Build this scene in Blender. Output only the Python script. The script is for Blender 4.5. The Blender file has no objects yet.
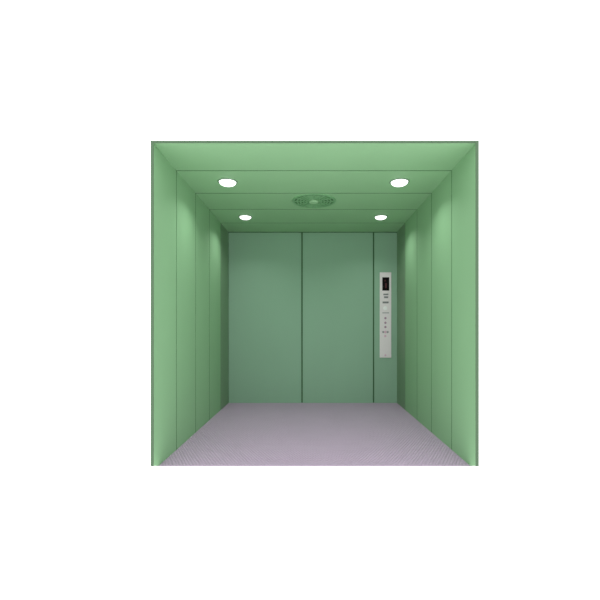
import bpy, bmesh, math
from mathutils import Vector, Matrix
sc = bpy.context.scene
COL = sc.collection

# ------------------------------------------------------------------ dimensions (metres)
XL, XR = -1.058, 1.111          # inner faces of the side walls
ZC = 2.20                       # ceiling
YF, YB = 2.703, 5.19            # front edge of the cab / rear face with the doors
YFLOOR = 2.806                  # front edge of the floor
SEAMS = [3.180, 3.71, 4.215, 4.75]
GAP = 0.013
PT, BT = 0.008, 0.006           # panel and backing thickness
EYE = 0.952

# ------------------------------------------------------------------ materials
def nodes(name):
    m = bpy.data.materials.new(name); m.use_nodes = True
    nt = m.node_tree; b = nt.nodes['Principled BSDF']
    return m, nt, b

def paint(name, col, rough=0.42, spec=0.3, metallic=0.0, var=0.03, scale=(2, 2, 0.6), bump=0.0):
    """painted sheet steel: a very soft tonal drift and faint orange-peel"""
    m, nt, b = nodes(name)
    tc = nt.nodes.new('ShaderNodeTexCoord'); mp = nt.nodes.new('ShaderNodeMapping')
    mp.inputs['Scale'].default_value = scale
    nz = nt.nodes.new('ShaderNodeTexNoise'); nz.inputs['Scale'].default_value = 1.60
    nz.inputs['Detail'].default_value = 1.60
    mx = nt.nodes.new('ShaderNodeMix'); mx.data_type = 'RGBA'
    a = [c * (1 - var) for c in col]; d = [min(1, c * (1 + var)) for c in col]
    mx.inputs['A'].default_value = (*a, 1); mx.inputs['B'].default_value = (*d, 1)
    nt.links.new(tc.outputs['Object'], mp.inputs['Vector'])
    nt.links.new(mp.outputs['Vector'], nz.inputs['Vector'])
    nt.links.new(nz.outputs['Fac'], mx.inputs['Factor'])
    nt.links.new(mx.outputs['Result'], b.inputs['Base Color'])
    b.inputs['Roughness'].default_value = rough
    b.inputs['Specular IOR Level'].default_value = spec
    b.inputs['Metallic'].default_value = metallic
    if bump:
        n2 = nt.nodes.new('ShaderNodeTexNoise'); n2.inputs['Scale'].default_value = 400
        bp = nt.nodes.new('ShaderNodeBump'); bp.inputs['Strength'].default_value = bump
        bp.inputs['Distance'].default_value = 0.0005
        nt.links.new(tc.outputs['Object'], n2.inputs['Vector'])
        nt.links.new(n2.outputs['Fac'], bp.inputs['Height'])
        nt.links.new(bp.outputs['Normal'], b.inputs['Normal'])
    return m

def emit(name, col, s):
    m, nt, b = nodes(name)
    b.inputs['Base Color'].default_value = (*[min(1, c) for c in col], 1)
    b.inputs['Emission Color'].default_value = (*col, 1)
    b.inputs['Emission Strength'].default_value = s
    b.inputs['Roughness'].default_value = 0.4
    return m

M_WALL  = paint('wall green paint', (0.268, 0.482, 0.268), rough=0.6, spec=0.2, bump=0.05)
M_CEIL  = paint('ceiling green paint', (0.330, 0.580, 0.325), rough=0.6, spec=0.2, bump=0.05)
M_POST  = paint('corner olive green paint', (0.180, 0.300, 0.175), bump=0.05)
M_DOOR  = paint('door blue green paint', (0.275, 0.455, 0.325), rough=0.6, spec=0.2, bump=0.05)
M_SEAM  = paint('seam dark green', (0.070, 0.150, 0.075), rough=0.8, spec=0.1)
M_TRIM  = paint('edge trim green', (0.100, 0.165, 0.100), rough=0.6, spec=0.1)
M_FLOOR = paint('mauve grey studded rubber', (0.460, 0.370, 0.480), rough=0.6, spec=0.25, scale=(3, 3, 3))
M_VENT  = paint('vent green paint', (0.205, 0.440, 0.215))
M_VSLOT = paint('vent slot green', (0.11, 0.23, 0.115), rough=0.8, spec=0.1)
M_BEZEL = paint('downlight bezel', (0.22, 0.33, 0.23), rough=0.5)
M_PLATE = paint('satin steel faceplate', (0.82, 0.76, 0.78), rough=0.5, metallic=0.0, scale=(40, 40, 1))
M_BLACK = paint('black display glass', (0.004, 0.002, 0.003), rough=0.5, spec=0.08)
M_GREY  = paint('grey print', (0.22, 0.22, 0.23), rough=0.6)
M_LGREY = paint('light grey print', (0.40, 0.38, 0.40), rough=0.6)
M_WHITE = paint('white button', (0.93, 0.92, 0.93), rough=0.4)
M_MAUVE = paint('mauve button', (0.42, 0.27, 0.36), rough=0.4)
M_PINK  = paint('pink button', (0.74, 0.50, 0.62), rough=0.4)
M_STEEL = paint('dull button steel', (0.36, 0.35, 0.36), rough=0.5)
M_LAMP  = emit('lit white diffuser', (1, 1, 1), 2.0)
M_RED   = emit('dim red display', (0.08, 0.006, 0.012), 0.04)

# ------------------------------------------------------------------ mesh helpers
def add_box(bm, lo, hi):
    v = [bm.verts.new((x, y, z)) for x in (lo[0], hi[0]) for y in (lo[1], hi[1]) for z in (lo[2], hi[2])]
    for f in ((0, 1, 3, 2), (4, 6, 7, 5), (0, 4, 5, 1), (2, 3, 7, 6), (0, 2, 6, 4), (1, 5, 7, 3)):
        bm.faces.new([v[i] for i in f])

def add_prism(bm, pts, axis, a, b):
    """closed polygon pts in the two other axes, extruded along axis from a to b"""
    def P(p, t):
        q = list(p); q.insert(axis, t); return q
    A = [bm.verts.new(P(p, a)) for p in pts]; B = [bm.verts.new(P(p, b)) for p in pts]
    n = len(pts)
    bm.faces.new(A); bm.faces.new(list(reversed(B)))
    for i in range(n):
        j = (i + 1) % n
        bm.faces.new((A[j], A[i], B[i], B[j]))

def add_lathe(bm, prof, seg=64, close=False):
    """profile of (radius, z), revolved about local z"""
    rings = []
    for r, z in prof:
        if r < 1e-6: rings.append([bm.verts.new((0, 0, z))])
        else: rings.append([bm.verts.new((r * math.cos(2*math.pi*k/seg), r * math.sin(2*math.pi*k/seg), z)) for k in range(seg)])
    n = len(rings)
    for i in range(n if close else n - 1):
        a, b = rings[i], rings[(i + 1) % n]
        for k in range(seg):
            l = (k + 1) % seg
            if len(a) == 1: bm.faces.new((a[0], b[k], b[l]))
            elif len(b) == 1: bm.faces.new((a[l], a[k], b[0]))
            else: bm.faces.new((a[k], b[k], b[l], a[l]))

def obj(name, bm, mat, parent=None, bevel=0.0, smooth=False, mats=None):
    bmesh.ops.recalc_face_normals(bm, faces=bm.faces)
    me = bpy.data.meshes.new(name); bm.to_mesh(me); bm.free()
    if smooth:
        for p in me.polygons: p.use_smooth = True
    for m in (mats or [mat]): me.materials.append(m)
    o = bpy.data.objects.new(name, me); COL.objects.link(o)
    if parent: o.parent = parent
    if bevel:
        md = o.modifiers.new('Bevel', 'BEVEL'); md.width = bevel; md.segments = 2; md.limit_method = 'ANGLE'
    if smooth:
        md = o.modifiers.new('Split', 'EDGE_SPLIT'); md.split_angle = math.radians(40)
    return o

def struct(o, label, cat):
    o['kind'] = 'structure'; o['label'] = label; o['category'] = cat; return o

def thing(name, loc, label, cat, group=None, rot=(0, 0, 0)):
    o = bpy.data.objects.new(name, None); COL.objects.link(o)
    o.empty_display_size = 0.1
    o.location = loc; o.rotation_euler = rot; o['label'] = label; o['category'] = cat
    if group: o['group'] = group
    return o

def box(lo, hi):
    bm = bmesh.new(); add_box(bm, lo, hi); return bm

# ------------------------------------------------------------------ side walls
ZCUT = EYE - 137 / (403.3 / YF)                                  # the front lower corner of each side wall is cut back
def side_wall(name, sx, x, label):
    # thin dark backing sheet, panels in front of it; panels face the cab
    xin, xmid, xout = x, x + sx * PT, x + sx * (PT + BT)
    bm = bmesh.new()
    poly = [(YF, ZCUT), (YFLOOR, 0), (YB + 0.03, 0), (YB + 0.03, ZC + PT), (YF, ZC + PT)]
    add_prism(bm, poly, 0, xmid, xout)
    w = struct(obj(name, bm, M_SEAM), label, 'wall')
    ys = [YF] + SEAMS + [YB]
    for i in range(len(ys) - 1):
        a = ys[i] + (GAP / 2 if i else 0); b = ys[i + 1] - (GAP / 2 if i < len(ys) - 2 else 0)
        bm = bmesh.new()
        if i == 0: poly = [(a, ZCUT), (YFLOOR, 0), (b, 0), (b, ZC), (a, ZC)]
        else: poly = [(a, 0), (b, 0), (b, ZC), (a, ZC)]
        add_prism(bm, poly, 0, xin, xmid)
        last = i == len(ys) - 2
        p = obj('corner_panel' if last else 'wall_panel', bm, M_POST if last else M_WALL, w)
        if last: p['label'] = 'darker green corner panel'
        else:
            bm = bmesh.new(); e = ys[i + 1]
            add_prism(bm, [(e - GAP / 2, 0), (e + GAP / 2, 0), (e + GAP / 2, ZC), (e - GAP / 2, ZC)], 0, xin + sx * 0.001, xmid)
            obj('joint_strip', bm, M_SEAM, w)
    return w
side_wall('wall_left', -1, XL, 'green painted steel side wall of five upright panels, on the left')
side_wall('wall_right', 1, XR, 'green painted steel side wall of five upright panels, beside the control panel')

# ------------------------------------------------------------------ ceiling
xo = PT + BT
w = struct(obj('ceiling', box((XL - xo, YF, ZC + PT), (XR + xo, YB + 0.03, ZC + PT + BT)), M_SEAM),
           'green painted panelled ceiling of the lift car', 'ceiling')
ys = [YF] + SEAMS + [YB]
for i in range(5):
    a = ys[i] + (GAP / 2 if i else 0); b = ys[i + 1] - (GAP / 2 if i < 4 else 0)
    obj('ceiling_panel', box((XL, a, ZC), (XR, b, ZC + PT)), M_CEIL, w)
    if i < 4: obj('joint_strip', box((XL, ys[i + 1] - GAP / 2, ZC + 0.001), (XR, ys[i + 1] + GAP / 2, ZC + PT)), M_SEAM, w)

# ------------------------------------------------------------------ floor: studded rubber sheet
def floor_mesh():
    verts, faces = [], []
    def quadbox(x0, y0, z0, x1, y1, z1):
        n = len(verts)
        for x in (x0, x1):
            for y in (y0, y1):
                for z in (z0, z1): verts.append((x, y, z))
        for f in ((0, 1, 3, 2), (4, 6, 7, 5), (0, 4, 5, 1), (2, 3, 7, 6), (0, 2, 6, 4), (1, 5, 7, 3)):
            faces.append([n + k for k in f])
    quadbox(XL, YFLOOR, -0.004, XR, YB, 0.0)
    quadbox(XL - 0.014, YFLOOR, -0.004, XL, YB, 0.0); quadbox(XR, YFLOOR, -0.004, XR + 0.014, YB, 0.0)
    quadbox(XL - 0.014, YB, -0.004, XR + 0.014, YB + 0.03, 0.0)
    px, py = 0.0241, 0.0241
    nx = int((XR - XL) / px); ny = int((YB - YFLOOR) / py)
    S = 8
    for j in range(ny):
        for i in range(nx):
            cx = XL + (i + 0.5 + (0.25 if j % 2 else -0.25)) * px + 0.004
            cy = YFLOOR + (j + 0.55) * py
            if cx - 0.009 < XL or cx + 0.009 > XR or cy + 0.009 > YB: continue
            n = len(verts)
            for r, z in ((0.0085, 0.0), (0.0060, 0.0038)):
                for k in range(S):
                    t = 2 * math.pi * k / S
                    verts.append((cx + r * math.cos(t), cy + r * math.sin(t), z))
            for k in range(S):
                l = (k + 1) % S
                faces.append((n + k, n + l, n + S + l, n + S + k))
            faces.append([n + S + k for k in range(S)])
    me = bpy.data.meshes.new('floor'); me.from_pydata(verts, [], faces); me.update()
    return me
me = floor_mesh(); me.materials.append(M_FLOOR)
f = bpy.data.objects.new('floor', me); COL.objects.link(f)
struct(f, 'mauve grey floor covering with small raised studs', 'floor')

# ------------------------------------------------------------------ rear: doors and return panel
S0 = 77.7                                      # pixels per metre on the rear plane (used to read positions off the photo)
def bx(px): return (px - 310.7) / S0
def bz(py): return EYE + (329 - py) / S0
xs1, xs2 = bx(302.0), bx(373.6)
wb = struct(obj('wall_back', box((XL - xo, YB + 0.018, 0), (XR + xo, YB + 0.03, ZC + PT)), M_SEAM),
            'blue-green rear wall of the lift car around the closed doors', 'wall')
g = 0.009
p = obj('return_panel', box((xs2 + g, YB, 0.0), (XR, YB + 0.018, ZC - 0.008)), M_DOOR, wb)
d = struct(thing('door_1', ((XL + xs2) / 2, YB, 0), 'closed centre-opening pair of plain blue-green sliding doors', 'door'),
           'closed centre-opening pair of plain blue-green sliding doors', 'door')
c = (XL + xs2) / 2
obj('door_panel', box((XL + 0.002 - c, 0, 0.0), (xs1 - g - c, 0.018, ZC - 0.008)), M_DOOR, d)
obj('door_panel', box((xs1 + g - c, 0, 0.0), (xs2 - g - c, 0.018, ZC - 0.008)), M_DOOR, d)

# ------------------------------------------------------------------ dark edge trim around the open front
T = 0.011
zb = EYE - 137 / (403.3 / YF)                  # trims stop level with the cut corner
struct(obj('trim_1', box((XL - 0.008, YF - 0.006, zb), (XL + 0.006, YF, ZC + 0.009)), M_TRIM), 'narrow dark green edge strip up the left side of the opening', 'trim')
struct(obj('trim_2', box((XR - 0.006, YF - 0.006, zb), (XR + 0.013, YF, ZC + 0.009)), M_TRIM), 'narrow dark green edge strip up the right side of the opening', 'trim')
struct(obj('trim_3', box((XL + 0.006, YF - 0.006, ZC - 0.002), (XR - 0.006, YF, ZC + 0.009)), M_TRIM), 'narrow dark green edge strip along the top of the opening', 'trim')

# ------------------------------------------------------------------ downlights
CX = (XL + XR) / 2
LAMP_W = 2.4
def downlight():
    t = thing('ceiling_downlight', (0, 0, ZC), '', 'light', 'round downlights in the ceiling')
    bm = bmesh.new()
    add_lathe(bm, [(0.0715, 0.0), (0.084, 0.0), (0.083, -0.004), (0.079, -0.007), (0.0715, -0.007)], close=True)
    obj('bezel', bm, M_BEZEL, t, smooth=True)
    bm = bmesh.new()
    add_lathe(bm, [(0.0, -0.0005), (0.071, -0.0005), (0.071, -0.003), (0.068, -0.013), (0.060, -0.022), (0.046, -0.029), (0.026, -0.034), (0.0, -0.035)])
    obj('lens', bm, M_LAMP, t, smooth=True)
    l = bpy.data.lights.new('lamp', 'AREA'); l.shape = 'DISK'; l.size = 0.10; l.energy = LAMP_W; l.spread = math.radians(135); l.color = (1.0, 0.97, 1.0)
    lo = bpy.data.objects.new('lamp', l); COL.objects.link(lo); lo.parent = t; lo.location = (0, 0, -0.037)
    return t
def copy_tree(o, parent=None):
    c2 = o.copy(); COL.objects.link(c2)
    if parent: c2.parent = parent
    for ch in list(kids.get(o.name, [])): copy_tree(ch, c2)
    return c2
proto = downlight()
kids = {proto.name: [o for o in COL.objects if o.parent == proto]}
spots = [(-0.730, 3.415, 'lit round white downlight at the near left, close to the open front'),
         (0.725, 3.415, 'lit round white downlight at the near right, close to the open front'),
         (-0.752, 4.48, 'lit round white downlight at the far left, close to the doors'),
         (0.752, 4.48, 'lit round white downlight at the far right, above the control panel')]
for i, (dx, y, lab) in enumerate(spots):
    o = proto if i == 0 else copy_tree(proto)
    o.location = (CX + dx, y, ZC); o['label'] = lab
    o.scale = (1.0,) * 3 if i < 2 else (0.9,) * 3

# ------------------------------------------------------------------ ceiling fan vent
vt = thing('ceiling_vent', (CX + 0.006, 3.93, ZC), 'round green slotted fan vent in the middle of the ceiling', 'vent')
bm = bmesh.new()
add_lathe(bm, [(0.176, 0.0), (0.200, 0.0), (0.198, -0.005), (0.192, -0.008), (0.180, -0.008), (0.176, -0.005)], 72, close=True)
obj('vent_rim', bm, M_VENT, vt, smooth=True)
bm = bmesh.new(); add_lathe(bm, [(0.0, -0.0005), (0.1755, -0.0005), (0.1755, -0.002), (0.0, -0.002)], 72)
obj('vent_backing', bm, M_VSLOT, vt)
def sector(bm, r0, r1, a0, a1, z0, z1, n=6):
    rows = []
    for k in range(n + 1):
        t = a0 + (a1 - a0) * k / n
        cs, sn = math.cos(t), math.sin(t)
        rows.append([bm.verts.new((r * cs, r * sn, z)) for r, z in ((r0, z0), (r1, z0), (r1, z1), (r0, z1))])
    for k in range(n):
        for e in range(4):
            h = (e + 1) % 4
            bm.faces.new((rows[k][e], rows[k][h], rows[k + 1][h], rows[k + 1][e]))
    bm.faces.new(rows[0]); bm.faces.new(list(reversed(rows[-1])))
vt.scale = (1.08,) * 3
# grille: concentric hoops tied by spokes
bm = bmesh.new()
for r in (0.152, 0.124, 0.096, 0.068):
    add_lathe(bm, [(r - 0.007, -0.003), (r + 0.007, -0.003), (r + 0.006, -0.008), (r - 0.006, -0.008)], 72, close=True)
for k in range(12):
    a = 2 * math.pi * k / 12; h = 0.05
    sector(bm, 0.043, 0.1755, a - h, a + h, -0.0075, -0.0022, 2)
obj('grille', bm, M_VENT, vt)
bm = bmesh.new(); add_lathe(bm, [(0.0, -0.0021), (0.045, -0.0021), (0.045, -0.012), (0.040, -0.018), (0.022, -0.022), (0.0, -0.023)], 48)
obj('hub', bm, M_CEIL, vt, smooth=True)

# ------------------------------------------------------------------ control panel on the return panel
pcx, pz0, pz1 = bx(385.4), bz(357.6), bz(272.4)
cp = thing('elevator_control_panel', (pcx, YB, pz0), 'tall narrow silver control panel with black display and small buttons, beside the doors', 'control panel')
def lx(px): return bx(px) - pcx
def lz(py): return bz(py) - pz0
hw = 5.75 / S0; H = pz1 - pz0
PD = 0.012
fp = obj('faceplate', box((-hw, -PD, 0), (hw, 0.002, H)), M_PLATE, cp, bevel=0.003)
ds = obj('display', box((lx(382.1), -PD - 0.003, lz(290.7)), (lx(389.0), -PD - 0.0001, lz(277.4))), M_BLACK, cp, bevel=0.0015)
# dim red direction arrow and bar lit behind the display glass
bm = bmesh.new()
ax, az = lx(384.9), lz(280.4)
add_prism(bm, [(ax - 0.012, az - 0.014), (ax + 0.012, az - 0.014), (ax, az + 0.012)], 1, -PD - 0.0036, -PD - 0.0031)
add_box(bm, (lx(385.0), -PD - 0.0036, lz(288.2)), (lx(386.4), -PD - 0.0031, lz(283.2)))
obj('lit_arrow', bm, M_RED, ds)
# maker's plate lines, far too small to read in the photo: printed bars
def bar(name, x0, x1, y0, y1, mat, parent=fp, t=0.0012):
    return obj(name, box((lx(x0), -PD - t, lz(y1)), (lx(x1), -PD - 0.0001, lz(y0))), mat, parent)
bar('printed_line', 383.2, 388.2, 293.8, 295.2, M_GREY)
bar('printed_line', 383.8, 388.0, 296.4, 298.2, M_GREY)
bar('printed_line', 382.4, 388.4, 301.6, 303.4, M_GREY)
bar('printed_line', 382.2, 388.8, 312.4, 313.4, M_LGREY)
def button(px, py, r, mat, label=None):
    bm = bmesh.new(); rr = r / S0
    add_lathe(bm, [(rr * 1.18, 0.0001), (rr * 1.18, 0.002), (rr, 0.0022), (rr, 0.005), (rr * 0.85, 0.006), (0, 0.0062)], 24)
    bmesh.ops.transform(bm, matrix=Matrix.Translation((lx(px), -PD, lz(py))) @ Matrix.Rotation(math.pi/2, 4, 'X'), verts=bm.verts)
    o = obj('button', bm, mat, cp, smooth=True)
    if label: o['label'] = label
    return o
button(385.0, 308.2, 1.7, M_WHITE, 'larger round white button')
for py in (318.2, 322.8, 327.0): button(385.2, py, 0.95, M_MAUVE)
button(385.1, 332.0, 1.1, M_PINK, 'pale pink button')
button(387.4, 332.0, 0.95, M_STEEL)
button(383.0, 332.0, 0.9, M_STEEL)
button(385.1, 336.0, 0.95, M_PINK, 'pale pink button')
# lower hinged cover of the faceplate
bar('service_door', 382.3, 388.8, 338.5, 353.5, M_PLATE, cp, 0.003)
button(385.2, 355.2, 0.8, M_PINK, 'pale pink button')

# ------------------------------------------------------------------ light: bright white surroundings + the four lamps
wd = bpy.data.worlds.new('World'); sc.world = wd; wd.use_nodes = True
bg = wd.node_tree.nodes['Background']; bg.inputs['Color'].default_value = (1, 1, 1, 1); bg.inputs['Strength'].default_value = 1.60

# ------------------------------------------------------------------ camera
cam = bpy.data.cameras.new('Camera'); co = bpy.data.objects.new('Camera', cam); COL.objects.link(co)
co.location = (0, 0, EYE); co.rotation_euler = (math.pi / 2, 0, 0)
cam.sensor_width = 36; cam.sensor_fit = 'HORIZONTAL'
cam.lens = 403.3 / 600 * 36
cam.shift_x = -10.7 / 600; cam.shift_y = 29.0 / 600
sc.camera = co
vs = sc.view_settings
vs.view_transform = 'Standard'; vs.look = 'None'; vs.gamma = 1.0; vs.exposure = 0.0; vs.use_curve_mapping = False
